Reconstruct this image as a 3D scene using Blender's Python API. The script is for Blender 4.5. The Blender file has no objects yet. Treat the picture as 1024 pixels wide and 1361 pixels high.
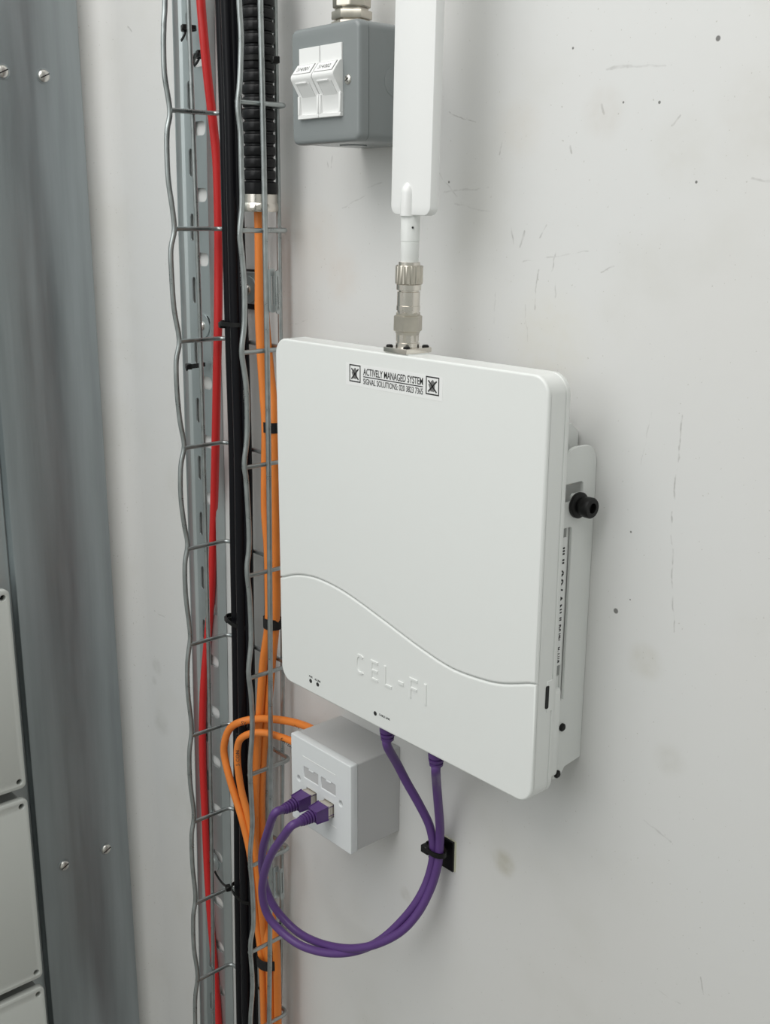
import bpy, bmesh, math, random
import numpy as np
from mathutils import Vector, Matrix
random.seed(7)
SC = bpy.context.scene
C = SC.collection
ZO = 1.30                                   # height of the data outlet's top edge above the floor
# ------------------------------------------------------------------ camera (1024 x 1361 frame)
F, W, H = 1465.57, 1024, 1361
YAW, PITCH, ROLL = math.radians(-48.5251), math.radians(15.1036), math.radians(0.3374)
CP = Vector((0.7491, -0.6065, 0.4597 + ZO))
cy, sy, cp, sp = math.cos(YAW), math.sin(YAW), math.cos(PITCH), math.sin(PITCH)
FW = Vector((sy*cp, cy*cp, -sp)); R0 = Vector((cy, -sy, 0)); U0 = R0.cross(FW)
RT = math.cos(ROLL)*R0 + math.sin(ROLL)*U0
UP = -math.sin(ROLL)*R0 + math.cos(ROLL)*U0
cam_d = bpy.data.cameras.new('camera'); cam = bpy.data.objects.new('camera', cam_d); C.objects.link(cam)
m = Matrix((RT, UP, -FW)).transposed().to_4x4(); m.translation = CP
cam.matrix_world = m
cam_d.sensor_fit = 'VERTICAL'; cam_d.sensor_height = 24.0; cam_d.lens = F/H*24.0
cam_d.clip_start = 0.01; cam_d.clip_end = 50
SC.camera = cam
# ------------------------------------------------------------------ light and exposure
SC.view_settings.view_transform = 'Standard'; SC.view_settings.look = 'None'
SC.view_settings.gamma = 1; SC.view_settings.use_curve_mapping = False
SC.view_settings.exposure = 0.39
wd = bpy.data.worlds.new('room_light'); SC.world = wd; wd.use_nodes = True
wd.node_tree.nodes['Background'].inputs[0].default_value = (0.965, 1.0, 0.94, 1)
wd.node_tree.nodes['Background'].inputs[1].default_value = 0.33
def area(name, loc, target, sx, sy_, power, col):
    l = bpy.data.lights.new(name, 'AREA'); l.shape = 'RECTANGLE'; l.size = sx; l.size_y = sy_; l.energy = power; l.color = col
    o = bpy.data.objects.new(name, l); C.objects.link(o); o.location = loc
    o.rotation_euler = (Vector(target)-Vector(loc)).to_track_quat('-Z', 'Y').to_euler()
    return o
area('ceiling_lamp', (-0.05, -0.85, ZO+1.40), (0.05, -0.2, ZO), 1.9, 1.0, 14.5, (1.0, 0.99, 0.97))
area('ceiling_lamp_far', (-0.3, -2.2, ZO+1.05), (0.1, 0, ZO), 2.2, 1.3, 12.5, (0.96, 0.985, 1.0))

# ------------------------------------------------------------------ materials
def mat(name, col, rough=.5, metal=0, spec=.5, coat=0, bump=None, vary=None, stretch=None):
    m = bpy.data.materials.new(name); m.use_nodes = True; nt = m.node_tree; b = nt.nodes['Principled BSDF']
    b.inputs['Base Color'].default_value = (*col, 1); b.inputs['Roughness'].default_value = rough
    b.inputs['Metallic'].default_value = metal; b.inputs['Specular IOR Level'].default_value = spec
    b.inputs['Coat Weight'].default_value = coat
    tc = nt.nodes.new('ShaderNodeTexCoord'); mp = nt.nodes.new('ShaderNodeMapping')
    nt.links.new(tc.outputs['Object'], mp.inputs[0])
    if stretch: mp.inputs['Scale'].default_value = stretch
    if vary:
        n = nt.nodes.new('ShaderNodeTexNoise'); n.inputs['Scale'].default_value = vary[0]; n.inputs['Detail'].default_value = 5
        nt.links.new(mp.outputs[0], n.inputs['Vector'])
        mr = nt.nodes.new('ShaderNodeMapRange'); mr.inputs[1].default_value = .3; mr.inputs[2].default_value = .7
        mr.inputs[3].default_value = 1-vary[1]; mr.inputs[4].default_value = 1+vary[1]
        nt.links.new(n.outputs['Fac'], mr.inputs[0])
        v = nt.nodes.new('ShaderNodeVectorMath'); v.operation = 'SCALE'; v.inputs[0].default_value = col
        nt.links.new(mr.outputs[0], v.inputs['Scale']); nt.links.new(v.outputs[0], b.inputs['Base Color'])
        r2 = nt.nodes.new('ShaderNodeMapRange'); r2.inputs[1].default_value = .3; r2.inputs[2].default_value = .7
        r2.inputs[3].default_value = max(rough-vary[1]*.5, .05); r2.inputs[4].default_value = rough+vary[1]*.5
        nt.links.new(n.outputs['Fac'], r2.inputs[0]); nt.links.new(r2.outputs[0], b.inputs['Roughness'])
    if bump:
        n = nt.nodes.new('ShaderNodeTexNoise'); n.inputs['Scale'].default_value = bump[0]; n.inputs['Detail'].default_value = 6
        nt.links.new(mp.outputs[0], n.inputs['Vector'])
        bp_ = nt.nodes.new('ShaderNodeBump'); bp_.inputs['Strength'].default_value = bump[1]; bp_.inputs['Distance'].default_value = .001
        nt.links.new(n.outputs['Fac'], bp_.inputs['Height']); nt.links.new(bp_.outputs[0], b.inputs['Normal'])
    return m

def wall_material(name, marks, smudges, dots):
    m = mat(name, (.8, .8, .78), .55, bump=(70, .12)); nt = m.node_tree; b = nt.nodes['Principled BSDF']
    N = nt.nodes.new; L = nt.links.new
    geo = N('ShaderNodeNewGeometry'); pos = geo.outputs['Position']
    def noise(scale, detail=4, vec=None, color=False):
        n = N('ShaderNodeTexNoise'); n.inputs['Scale'].default_value = scale; n.inputs['Detail'].default_value = detail
        L(vec or pos, n.inputs['Vector']); return n.outputs['Color' if color else 'Fac']
    def math_(op, a, c=None, clamp=False):
        n = N('ShaderNodeMath'); n.operation = op; n.use_clamp = clamp
        for i, v in enumerate((a, c)):
            if v is None: continue
            if isinstance(v, (int, float)): n.inputs[i].default_value = v
            else: L(v, n.inputs[i])
        return n.outputs[0]
    def vm(op, a, c=None, out=0):
        n = N('ShaderNodeVectorMath'); n.operation = op
        for i, v in enumerate((a, c)):
            if v is None: continue
            if isinstance(v, (tuple, list, Vector)): n.inputs[i].default_value = v
            else: L(v, n.inputs[i])
        return n.outputs[out]
    def rng(v, a, c, d, e):
        n = N('ShaderNodeMapRange'); n.interpolation_type = 'SMOOTHSTEP'
        for i, q in enumerate((a, c, d, e)): n.inputs[i+1].default_value = q
        L(v, n.inputs[0]); return n.outputs[0]
    def mix(fac, a, c):
        n = N('ShaderNodeMix'); n.data_type = 'RGBA'; L(fac, n.inputs[0])
        for s, v in ((6, a), (7, c)):
            if isinstance(v, tuple): n.inputs[s].default_value = (*v, 1)
            else: L(v, n.inputs[s])
        return n.outputs[2]
    colr = mix(rng(noise(2.3, 5), .35, .65, 0, 1), (.71, .712, .706), (.715, .705, .688))
    colr = mix(rng(noise(9, 6), .5, .8, 0, .5), colr, (.62, .61, .57))
    # distorted position for wobbly marks
    wob = vm('SCALE', vm('SUBTRACT', noise(60, 3, color=True), (.5, .5, .5)));  wob.node.inputs['Scale'].default_value = .006
    wp = vm('ADD', pos, wob)
    brk = rng(noise(160, 2), .35, .6, .45, 1)
    tot = None
    for (a, c, w, s) in marks:
        a = Vector(a); c = Vector(c); d = c-a
        pa = vm('SUBTRACT', wp, a)
        t = math_('MULTIPLY', vm('DOT_PRODUCT', pa, d, 1), 1/d.length_squared, True)
        t.node.use_clamp = True
        sc = vm('SCALE', tuple(d)); L(t, sc.node.inputs['Scale'])
        dist = vm('LENGTH', vm('SUBTRACT', pa, sc), out=1)
        f = math_('MULTIPLY', rng(dist, w*.4, w*1.3, s, 0), brk)
        tot = f if tot is None else math_('MAXIMUM', tot, f)
    if tot is not None: colr = mix(tot, colr, (.31, .30, .285))
    for (c, r, s, cl) in smudges:
        dist = vm('LENGTH', vm('SUBTRACT', wp, c), out=1)
        colr = mix(math_('MULTIPLY', rng(dist, r*.3, r, s, 0), rng(noise(90, 4), .3, .7, .5, 1)), colr, cl)
    dt = None
    for (c, r) in dots:
        dist = vm('LENGTH', vm('SUBTRACT', pos, c), out=1)
        f = rng(dist, r*.6, r, .85, 0); dt = f if dt is None else math_('MAXIMUM', dt, f)
    if dt is not None: colr = mix(dt, colr, (.10, .095, .09))
    # scattered faint specks
    sp_ = rng(noise(420, 1), .735, .76, 0, .55)
    colr = mix(sp_, colr, (.45, .44, .4))
    L(colr, b.inputs['Base Color'])
    return m

M_plastic = mat('white_plastic', (.80, .815, .80), .33, bump=(900, .04))
M_plastic_side = M_plastic
M_abs = mat('gloss_white_plastic', (.83, .835, .83), .22)
M_outlet = mat('outlet_white_plastic', (.74, .76, .77), .28)
M_outlet_shaded = mat('outlet_plastic_shaded', (.52, .52, .52), .35)  # white plastic with the unit's shade mixed into its colour; also used for insets
M_greybox = mat('grey_enamelled_metal', (.225, .245, .248), .25, bump=(400, .05))
M_nickel = mat('nickel_plating', (.74, .70, .64), .2, 1, vary=(60, .1))
M_nickel_dull = mat('brushed_nickel', (.62, .58, .51), .38, 1, vary=(80, .1))
M_wire = mat('zinc_wire', (.42, .45, .45), .33, .9, vary=(90, .15))
M_galv = mat('galvanised_steel', (.50, .545, .55), .42, .8, vary=(14, .12), stretch=(1, 1, .25))
M_sheet = mat('galvanised_channel_steel', (.36, .395, .41), .36, .9, vary=(9, .16), stretch=(1, 5, .35), bump=(60, .08))
M_black = mat('black_plastic', (.006, .006, .006), .4, spec=.3)
M_rubber = mat('black_cable_sheath', (.005, .005, .007), .3, spec=.18)
M_conduit = mat('black_conduit_nylon', (.007, .007, .008), .3, spec=.25)
M_velcro = mat('black_hook_and_loop', (.008, .008, .009), .85, bump=(2500, .5))
M_red = mat('red_cable_sheath', (.62, .02, .02), .38)
M_orange = mat('orange_cable_sheath', (.80, .23, .035), .42, vary=(40, .06))
M_purple = mat('purple_cable_sheath', (.105, .045, .20), .42)
M_plug = mat('purple_boot_plastic', (.085, .035, .165), .35)
M_shield = mat('plug_shield_metal', (.62, .57, .5), .35, .7)
M_box = mat('light_grey_polycarbonate', (.60, .62, .59), .45)
M_boxbody = mat('grey_enclosure_body', (.30, .31, .30), .5)
M_screw = mat('zinc_screw', (.72, .70, .66), .28, 1, bump=(300, .1))
M_print = mat('black_print', (.015, .015, .015), .6)
M_greyprint = mat('grey_print', (.16, .16, .16), .6)
M_paper = mat('label_paper', (.85, .855, .85), .35)
M_foam = mat('cream_foam_tape', (.68, .68, .52), .8)
M_dark = mat('dark_recess', (.02, .02, .02), .6)
M_floor = mat('concrete_floor', (.34, .335, .32), .7, vary=(4, .15), bump=(60, .3))

# ------------------------------------------------------------------ helpers
def ray(x, y): return FW + RT*((x-W/2)/F) - UP*((y-H/2)/F)
def onY(x, y, c): d = ray(x, y); return CP + d*((c-CP.y)/d.y)
def onX(x, y, c): d = ray(x, y); return CP + d*((c-CP.x)/d.x)
def P(x, y, z): return Vector((x, y, z+ZO))
def thing(name, label, cat, loc, group=None):
    o = bpy.data.objects.new(name, None); C.objects.link(o); o.location = loc; o.empty_display_size = .02
    o['label'] = label; o['category'] = cat
    if group: o['group'] = group
    return o
def tag(o, label, cat, group=None):
    o['label'] = label; o['category'] = cat
    if group: o['group'] = group
    return o
def root_loc(p):
    v = Vector((0, 0, 0))
    while p is not None: v += p.location; p = p.parent
    return v
def link(name, me, mt, parent=None, smooth=True, label=None, origin=None, kind=None):
    off = root_loc(parent) if parent else Vector((0, 0, 0))
    org = Vector(origin) if origin is not None else off
    me.transform(Matrix.Translation(-org)); me.update()
    if smooth:
        me.polygons.foreach_set('use_smooth', [True]*len(me.polygons))
        try: me.set_sharp_from_angle(angle=math.radians(38))
        except Exception: pass
    me.materials.clear(); me.materials.append(mt)
    o = bpy.data.objects.new(name, me); C.objects.link(o)
    if parent: o.parent = parent
    o.location = org-off
    if label: o['label'] = label
    if kind: o['kind'] = kind
    return o
def from_bm(bm, name='mesh'):
    me = bpy.data.meshes.new(name); bmesh.ops.recalc_face_normals(bm, faces=bm.faces); bm.to_mesh(me); bm.free(); return me
def box_bm(x0, x1, y0, y1, z0, z1, r=0, seg=2, bm=None):
    t = bmesh.new(); bmesh.ops.create_cube(t, size=1)
    for v in t.verts: v.co = Vector(((x0+x1)/2+v.co.x*(x1-x0), (y0+y1)/2+v.co.y*(y1-y0), (z0+z1)/2+ZO+v.co.z*(z1-z0)))
    if r: bmesh.ops.bevel(t, geom=t.edges[:], offset=r, segments=seg, affect='EDGES', profile=.5)
    if bm is None: return t
    me = bpy.data.meshes.new('t'); t.to_mesh(me); t.free(); bm.from_mesh(me); bpy.data.meshes.remove(me); return bm
def box(name, mt, parent, x0, x1, y0, y1, z0, z1, r=0, seg=2, **k):
    return link(name, from_bm(box_bm(x0, x1, y0, y1, z0, z1, r, seg)), mt, parent, **k)
def rrect(x0, x1, z0, z1, r, n=6):
    pts = []
    for cx, cz, a in ((x1-r, z1-r, 0), (x0+r, z1-r, 90), (x0+r, z0+r, 180), (x1-r, z0+r, 270)):
        for i in range(n+1):
            t = math.radians(a+90*i/n); pts.append((cx+r*math.cos(t), cz+r*math.sin(t)))
    return pts
def circ(cx, cz, r, n=24, sx=1): return [(cx+sx*r*math.cos(2*math.pi*i/n), cz+r*math.sin(2*math.pi*i/n)) for i in range(n)]
def inset(pts, d):
    n = len(pts); out = []
    A = sum(pts[i][0]*pts[(i+1) % n][1]-pts[(i+1) % n][0]*pts[i][1] for i in range(n))
    s = 1 if A > 0 else -1
    for i in range(n):
        p0, p1, p2 = Vector(pts[i-1]), Vector(pts[i]), Vector(pts[(i+1) % n])
        e1 = (p1-p0).normalized(); e2 = (p2-p1).normalized()
        n1 = Vector((-e1.y, e1.x))*s; n2 = Vector((-e2.y, e2.x))*s
        b = (n1+n2)
        b = b.normalized() if b.length > 1e-6 else n1
        k = 1/max(b.dot(n1), .4)
        q = p1+b*d*k; out.append((q.x, q.y))
    return out
# loft an outline through (inset, depth) rings; to3 maps (a, b, depth) to world
XZ = lambda a, b, d: Vector((a, d, b+ZO))
YZ = lambda a, b, d: Vector((d, a, b+ZO))
XY = lambda a, b, d: Vector((a, b, d+ZO))
def loft_bm(outline, rings, to3=XZ, caps=(True, True), bm=None):
    bm = bm or bmesh.new(); prev = None; first = None
    for (ins, d) in rings:
        pts = inset(outline, ins) if ins else outline
        vs = [bm.verts.new(to3(a, b, d)) for a, b in pts]
        if prev:
            for i in range(len(vs)):
                j = (i+1) % len(vs); bm.faces.new((prev[i], prev[j], vs[j], vs[i]))
        else: first = vs
        prev = vs
    if caps[0]: bm.faces.new(first)
    if caps[1]: bm.faces.new(list(reversed(prev)))
    return bm
def loft(name, mt, parent, outline, rings, to3=XZ, caps=(True, True), **k):
    bm = loft_bm(outline, rings, to3, caps)
    bm.normal_update(); big = [f for f in bm.faces if len(f.verts) > 4]
    bmesh.ops.triangulate(bm, faces=big)
    return link(name, from_bm(bm), mt, parent, **k)
def holed(name, mt, parent, outline, holes, d0, d1, to3=XZ, bevel=0, **k):
    cu = bpy.data.curves.new('c', 'CURVE'); cu.dimensions = '2D'; cu.fill_mode = 'BOTH'
    cu.extrude = abs(d1-d0)/2-bevel; cu.bevel_depth = bevel; cu.bevel_resolution = 1; cu.offset = -bevel
    for loop in [outline]+holes:
        s = cu.splines.new('POLY'); s.points.add(len(loop)-1); s.use_cyclic_u = True
        for i, (a, b) in enumerate(loop): s.points[i].co = (a, b, 0, 1)
    o = bpy.data.objects.new('tmp', cu); me = bpy.data.meshes.new_from_object(o)
    bpy.data.objects.remove(o)
    bm = bmesh.new(); bm.from_mesh(me); bpy.data.meshes.remove(me)
    bmesh.ops.remove_doubles(bm, verts=bm.verts, dist=1e-6)
    for v in bm.verts: v.co = to3(v.co.x, v.co.y, (d0+d1)/2+v.co.z)
    return link(name, from_bm(bm), mt, parent, **k)
def smooth_path(pts, sub=6):
    pts = [Vector(p) for p in pts]; out = []; n = len(pts)
    for i in range(n-1):
        p0 = pts[i-1] if i else pts[0]*2-pts[1]; p1, p2 = pts[i], pts[i+1]
        p3 = pts[i+2] if i+2 < n else pts[-1]*2-pts[-2]
        # centripetal-like: plain Catmull-Rom
        for j in range(sub):
            t = j/sub
            out.append(.5*((2*p1)+(p2-p0)*t+(2*p0-5*p1+4*p2-p3)*t*t+(3*p1-p0-3*p2+p3)*t**3))
    out.append(pts[-1]); return out
def tube_bm(path, r, n=10, bm=None, caps=True, rfun=None):
    bm = bm or bmesh.new(); path = [Vector(p) for p in path]
    t0 = (path[1]-path[0]).normalized(); a = Vector((0, 0, 1)) if abs(t0.z) < .9 else Vector((0, 1, 0))
    nrm = (a-t0*a.dot(t0)).normalized(); prev = None; rings = []
    for i, p in enumerate(path):
        if i == 0: t = t0
        elif i == len(path)-1: t = (path[i]-path[i-1]).normalized()
        else: t = (path[i+1]-path[i-1]).normalized()
        nrm = (nrm-t*nrm.dot(t)).normalized(); bi = t.cross(nrm)
        rr = rfun(i) if rfun else r
        vs = [bm.verts.new(p+(nrm*math.cos(2*math.pi*k/n)+bi*math.sin(2*math.pi*k/n))*rr) for k in range(n)]
        if prev:
            for k in range(n): bm.faces.new((prev[k], prev[(k+1) % n], vs[(k+1) % n], vs[k]))
        prev = vs; rings.append(vs)
    if caps: bm.faces.new(list(reversed(rings[0]))); bm.faces.new(rings[-1])
    return bm
def tube(name, mt, parent, path, r, n=10, sub=0, **k):
    if sub: path = smooth_path(path, sub)
    return link(name, from_bm(tube_bm(path, r, n)), mt, parent, **k)
def lathe_bm(profile, base, axis, n=28, bm=None, poly=None, twist=0):
    # profile: (radius, distance along axis)
    bm = bm or bmesh.new(); base = Vector(base); axis = Vector(axis).normalized()
    a = Vector((0, 0, 1)) if abs(axis.z) < .9 else Vector((0, 1, 0))
    u = (a-axis*a.dot(axis)).normalized(); w = axis.cross(u); prev = None; first = None
    for (r, d) in profile:
        vs = []
        for k in range(n):
            t = 2*math.pi*k/n+twist
            rr = r
            if poly:
                al = 2*math.pi/poly; tt = (t-twist) % al-al/2; rr = r*math.cos(al/2)/math.cos(tt)
            vs.append(bm.verts.new(base+axis*d+(u*math.cos(t)+w*math.sin(t))*rr))
        if prev:
            for k in range(n): bm.faces.new((prev[k], prev[(k+1) % n], vs[(k+1) % n], vs[k]))
        else: first = vs
        prev = vs
    bm.faces.new(first); bm.faces.new(list(reversed(prev))); return bm
def lathe(name, mt, parent, profile, base, axis, n=28, poly=None, twist=0, **k):
    return link(name, from_bm(lathe_bm(profile, base, axis, n, None, poly, twist)), mt, parent, **k)
def text(name, mt, parent, body, size, org, right=(1, 0, 0), up=(0, 0, 1), depth=.00012, sx=1.0, width=None, align='LEFT', bevel=0, **k):
    cu = bpy.data.curves.new('t', 'FONT'); cu.body = body; cu.size = size; cu.extrude = depth; cu.align_x = align
    cu.bevel_depth = bevel; cu.resolution_u = 3; cu.offset = k.pop('offset', 0); cu.space_character = k.pop('space', 1)
    o = bpy.data.objects.new('tmp', cu); me = bpy.data.meshes.new_from_object(o); bpy.data.objects.remove(o)
    if width:
        xs = [v.co.x for v in me.vertices]; sx = width/(max(xs)-min(xs)); x0 = min(xs)
        for v in me.vertices: v.co.x = (v.co.x-x0)
    r = Vector(right).normalized(); u = Vector(up).normalized(); nn = r.cross(u)
    for v in me.vertices: v.co = Vector(org)+r*v.co.x*sx+u*v.co.y+nn*v.co.z
    return link(name, me, mt, parent, smooth=False, **k)
def screw(name, parent, pos, axis, r, mt=None, kind='pozi', h=None):
    pos = Vector(pos); axis = Vector(axis).normalized(); h = h or r*.45
    s = lathe(name, mt or M_screw, parent, [(r, 0), (r, h*.25), (r*.9, h*.6), (r*.6, h*.92), (r*.25, h), (.00005, h)], pos, axis, 20)
    a = Vector((0, 0, 1)) if abs(axis.z) < .9 else Vector((0, 1, 0)); u = (a-axis*a.dot(axis)).normalized(); w = axis.cross(u)
    u, w = (u*.9+w*.43).normalized(), (w*.9-u*.43).normalized()
    bm = bmesh.new()
    for (p, q) in (((u, w), (w, u)) if kind == 'pozi' else ((w, u),)):
        L_, T_ = r*(.62 if kind == 'pozi' else .82), r*.09
        t = bmesh.new(); bmesh.ops.create_cube(t, size=1)
        for v in t.verts: v.co = pos+axis*(h*.75+v.co.z*h*.7)+p*v.co.x*2*L_+q*v.co.y*2*T_
        me = bpy.data.meshes.new('t'); t.to_mesh(me); t.free(); bm.from_mesh(me); bpy.data.meshes.remove(me)
    link('drive_slot', from_bm(bm), M_dark, s, smooth=False)
    return s
def bend(z): d = max(.55-z, 0); return -.0293*d*d        # the tray run leans a little towards the corner

# ------------------------------------------------------------------ the setting
XL = -.40
def to_marks(lst): return [(onY(a[0], a[1], 0), onY(b[0], b[1], 0), w, s) for a, b, w, s in lst]
marks = to_marks([((908, 545), (893, 700), .0007, .55), ((893, 700), (896, 840), .0006, .45), ((867, 548), (852, 620), .0006, .25),
    ((596, 150), (632, 164), .0006, .5), ((807, 93), (840, 88), .0010, .35), ((840, 88), (885, 87), .0008, .25),
    ((800, 140), (803, 150), .0009, .6), ((758, 195), (760, 204), .0009, .6), ((893, 168), (904, 153), .0008, .45),
    ((668, 186), (664, 205), .0007, .5), ((679, 305), (684, 332), .0008, .5), ((699, 308), (692, 330), .0010, .5), ((727, 300), (718, 316), .0008, .45),
    ((695, 348), (783, 333), .0006, .3), ((716, 358), (711, 410), .0008, .5), ((741, 330), (733, 360), .0008, .5), ((740, 362), (738, 400), .0007, .4),
    ((800, 362), (818, 355), .0006, .4), ((698, 405), (702, 455), .0006, .35), ((659, 385), (657, 430), .0006, .25), ((437, 220), (434, 212), .0007, .5), ((442, 206), (441, 222), .0006, .6),
    ((490, 250), (512, 240), .0008, .3), ((455, 277), (487, 260), .0006, .25), ((581, 227), (608, 262), .0007, .3),
    ((855, 1088), (892, 1120), .0008, .3), ((932, 1300), (936, 1322), .0008, .45), ((1000, 238), (1024, 240), .0008, .35), ((383, 433), (425, 420), .0006, .25), ((170, 35), (175, 42), .0010, .5),
    ((865, 1310), (905, 1335), .0006, .25), ((590, 255), (650, 250), .0008, .25), ((604, 270), (655, 284), .0008, .25)])
smud = [(onY(670, 1147, 0), .016, .55, (.44, .41, .31)), (onY(858, 880, 0), .018, .35, (.54, .52, .45)), (onY(890, 1010, 0), .016, .3, (.51, .50, .45)),
        (onY(803, 150, 0), .022, .30, (.58, .54, .49)), (onY(690, 170, 0), .028, .2, (.63, .57, .48)), (onY(905, 200, 0), .03, .2, (.58, .56, .5)),
        (onY(455, 365, 0), .03, .35, (.66, .59, .53)), (onY(420, 320, 0), .04, .3, (.68, .62, .56)), (onY(728, 455, 0), .05, .3, (.67, .64, .54)), (onY(540, 1190, 0), .01, .4, (.52, .5, .45)),
        (onY(1010, 150, 0), .04, .25, (.6, .58, .54))]
smud += [(onY(px_, py_, 0), r_, .4, (.50, .50, .475)) for px_, py_, r_ in ((165, 640, .012), (208, 885, .014), (214, 960, .022), (160, 1185, .010), (205, 905, .008), (176, 1190, .008))]
marks += to_marks([((205, 812), (220, 822), .0008, .4), ((235, 1190), (250, 1210), .0006, .01)])
dots = [(onY(819, 812, 0), .0024), (onY(877, 136, 0), .0012), (onY(829, 136, 0), .0009), (onY(955, 51, 0), .002), (onY(926, 242, 0), .0011), (onY(762, 64, 0), .001), (onY(838, 797, 0), .0007), (onY(597, 242, 0), .0011), (onY(839, 707, 0), .0009)]
wm = wall_material('white_painted_wall', marks, smud, dots)
wl = wall_material('white_painted_side_wall', [(onX(106, 89, XL), onX(150, 90, XL), .0008, .3)], [], [])
bm = bmesh.new()
rf = .038
arc = [(XL+rf-rf*math.cos(math.radians(a)), -rf+rf*math.sin(math.radians(a))) for a in range(0, 91, 10)]
# back wall with its rounded inside corner
for loop, nm, mt in (([(XL+rf, 0), (2.6, 0), (2.6, .1), (XL+rf, .1)], 'wall_back', wm),
                     (arc+[(XL+rf, .1), (XL-.1, .1), (XL-.1, -2.6), (XL, -2.6)], 'wall_left', wl)):
    b_ = bmesh.new()
    lo = [b_.verts.new((x, y, 0)) for x, y in loop]; hi = [b_.verts.new((x, y, 2.9)) for x, y in loop]
    for i in range(len(lo)): j = (i+1) % len(lo); b_.faces.new((lo[i], lo[j], hi[j], hi[i]))
    b_.faces.new(lo); b_.faces.new(hi)
    o = link(nm, from_bm(b_), mt); o['kind'] = 'structure'
o = link('floor', from_bm(box_bm(XL-.1, 2.6, -2.6, .1, -ZO-.05, -ZO)), M_floor, smooth=False); o['kind'] = 'structure'

# ------------------------------------------------------------------ steel channel and enclosures on the left wall
XS = -.385
T = thing('steel_channel', 'wide galvanised steel channel with pan-head screws running up beside the corner', 'metal channel', (XS, -.09, 0))
ya, yb_ = -.148, -.0305
prof = [(XL, ya), (XS-.004, ya), (XS-.0012, ya+.0012), (XS, ya+.004), (XS, yb_-.003), (XS-.0004, yb_-.0015), (XS-.0013, yb_-.0005), (XS-.003, yb_), (XL, yb_),
        (XL, yb_-.0015), (XS-.0016, yb_-.0015), (XS-.0016, ya+.0045), (XS-.0045, ya+.0016), (XL, ya+.0016)]
loft('channel_face', M_sheet, T, prof, [(0, -ZO), (0, 1.5)], XY)
for (sx_, sy_) in ((85, 1150), (141, 1128), (58, 101), (3, 95)):
    p = onX(sx_, sy_, XS)
    lathe('washer', M_sheet, T, [(.0078, 0), (.0078, .0005), (.0062, .0009), (.00005, .0009)], p, (1, 0, 0), 24)
    screw('screw', T, p+Vector((.0008, 0, 0)), (1, 0, 0), .0062, kind='slot', h=.0030)
pl = link('mounting_plate', from_bm(box_bm(XL, XL+.002, -.52, ya-.001, -.80, .90, .0005, 1)), M_galv)
tag(pl, 'dull galvanised back plate behind the grey enclosures at the left edge', 'metal plate')
bz = [(.068, 'light grey enclosure, topmost of the three stacked at the left edge'), (-.182, 'light grey enclosure in the middle of the three at the left edge'), (-.4315, 'light grey enclosure at the bottom left corner, lowest of the three')]
for zt, lab in bz:
    T = thing('junction_box', lab, 'enclosure', P(XL+.002, -.26, zt-.118), 'screw-lidded enclosures stacked on the left wall')
    y1, y0, z1, z0 = -.1655, -.345, zt, zt-.236
    x1 = -.36
    hs = [(y1-.0075, z1-.0085), (y1-.0075, z0+.0085), (y0+.0075, z1-.0085), (y0+.0075, z0+.0085)]
    holed('lid', M_box, T, rrect(y0, y1, z0, z1, .006), [circ(a, b, .0033, 16) for a, b in hs], x1-.009, x1, YZ, bevel=.0009)
    loft('body', M_boxbody, T, rrect(y0+.003, y1-.003, z0+.003, z1-.003, .006), [(0, XL+.002), (0, x1-.0095)], YZ)
    for a, b in hs:
        lathe('lid_screw', M_dark, T, [(.0031, 0), (.0031, .001), (.0014, .001), (.0014, .0002), (.00005, .0002)], P(x1-.009, a, b), (1, 0, 0), 16)
    if zt > 0:
        lathe('entry_boss', M_box, T, [(.012, 0), (.012, .004), (.010, .006), (.00005, .006)], P(x1-.02, y1-.022, z1-.002), (0, 0, 1), 24)

# ------------------------------------------------------------------ perforated tray on the back wall
T = thing('perforated_cable_tray', 'narrow galvanised cable tray with slotted base fixed to the wall behind the red cable', 'cable tray', P(-.22, -.003, -.6))
def edge(px, Y):
    def f(z):
        zz = z+ZO
        lo, hi = px[0], px[-1]
        pts = [(onY(a, b, Y)) for a, b in px]
        for i in range(len(pts)-1):
            if pts[i].z >= zz >= pts[i+1].z or i == len(pts)-2 or (i == 0 and zz > pts[0].z):
                t = (zz-pts[i].z)/(pts[i+1].z-pts[i].z); return pts[i].x+(pts[i+1].x-pts[i].x)*t
    return f
TH = .0110
eL = edge([(229.5, 0), (237, 280), (246.5, 560), (255, 830), (262, 1100), (267, 1361)], -TH)
zs = [.80-.1*i for i in range(16)]
def prof_strip(z):
    xl = eL(z); xr = xl+.0615
    pr = [(xl-.0015, -.0005), (xl-.0015, -TH), (xl, -TH), (xl, -.008), (xl+.0012, -.0045), (xl+.005, -.0025), (xl+.0065, -.0022)]
    return pr, xl
def sweep(name, parent, prf, mt):
    b = bmesh.new(); prev = None
    for z in zs:
        vs = [b.verts.new(P(x, y, z)) for x, y in prf(z)]
        if prev:
            for i in range(len(vs)): j = (i+1) % len(vs); b.faces.new((prev[i], prev[j], vs[j], vs[i]))
        else: b.faces.new(vs)
        prev = vs
    b.faces.new(list(reversed(prev))); return link(name, from_bm(b), mt, parent)
TW = .058
eR = edge([(271, 0), (273, 160), (276, 300), (281, 480), (285, 600), (291, 900), (299, 1300), (300, 1361)], -TH)
sweep('side_flange', T, lambda z: (lambda x: [(x-.0014, -.0006), (x-.0014, -TH), (x, -TH), (x, -.0090), (x+.0014, -.0062), (x+.0050, -.0046), (x+.0050, -.0034), (x, -.0050), (x-.0002, -.0006)])(eL(z)), M_galv)
sweep('side_flange', T, lambda z: (lambda x: [(x+.0014, -.0006), (x+.0014, -TH), (x, -TH), (x, -.0090), (x-.0014, -.0062), (x-.0050, -.0046), (x-.0050, -.0034), (x, -.0050), (x+.0002, -.0006)])(eR(z)), M_galv)
holes = []
z = .80-.03
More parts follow.
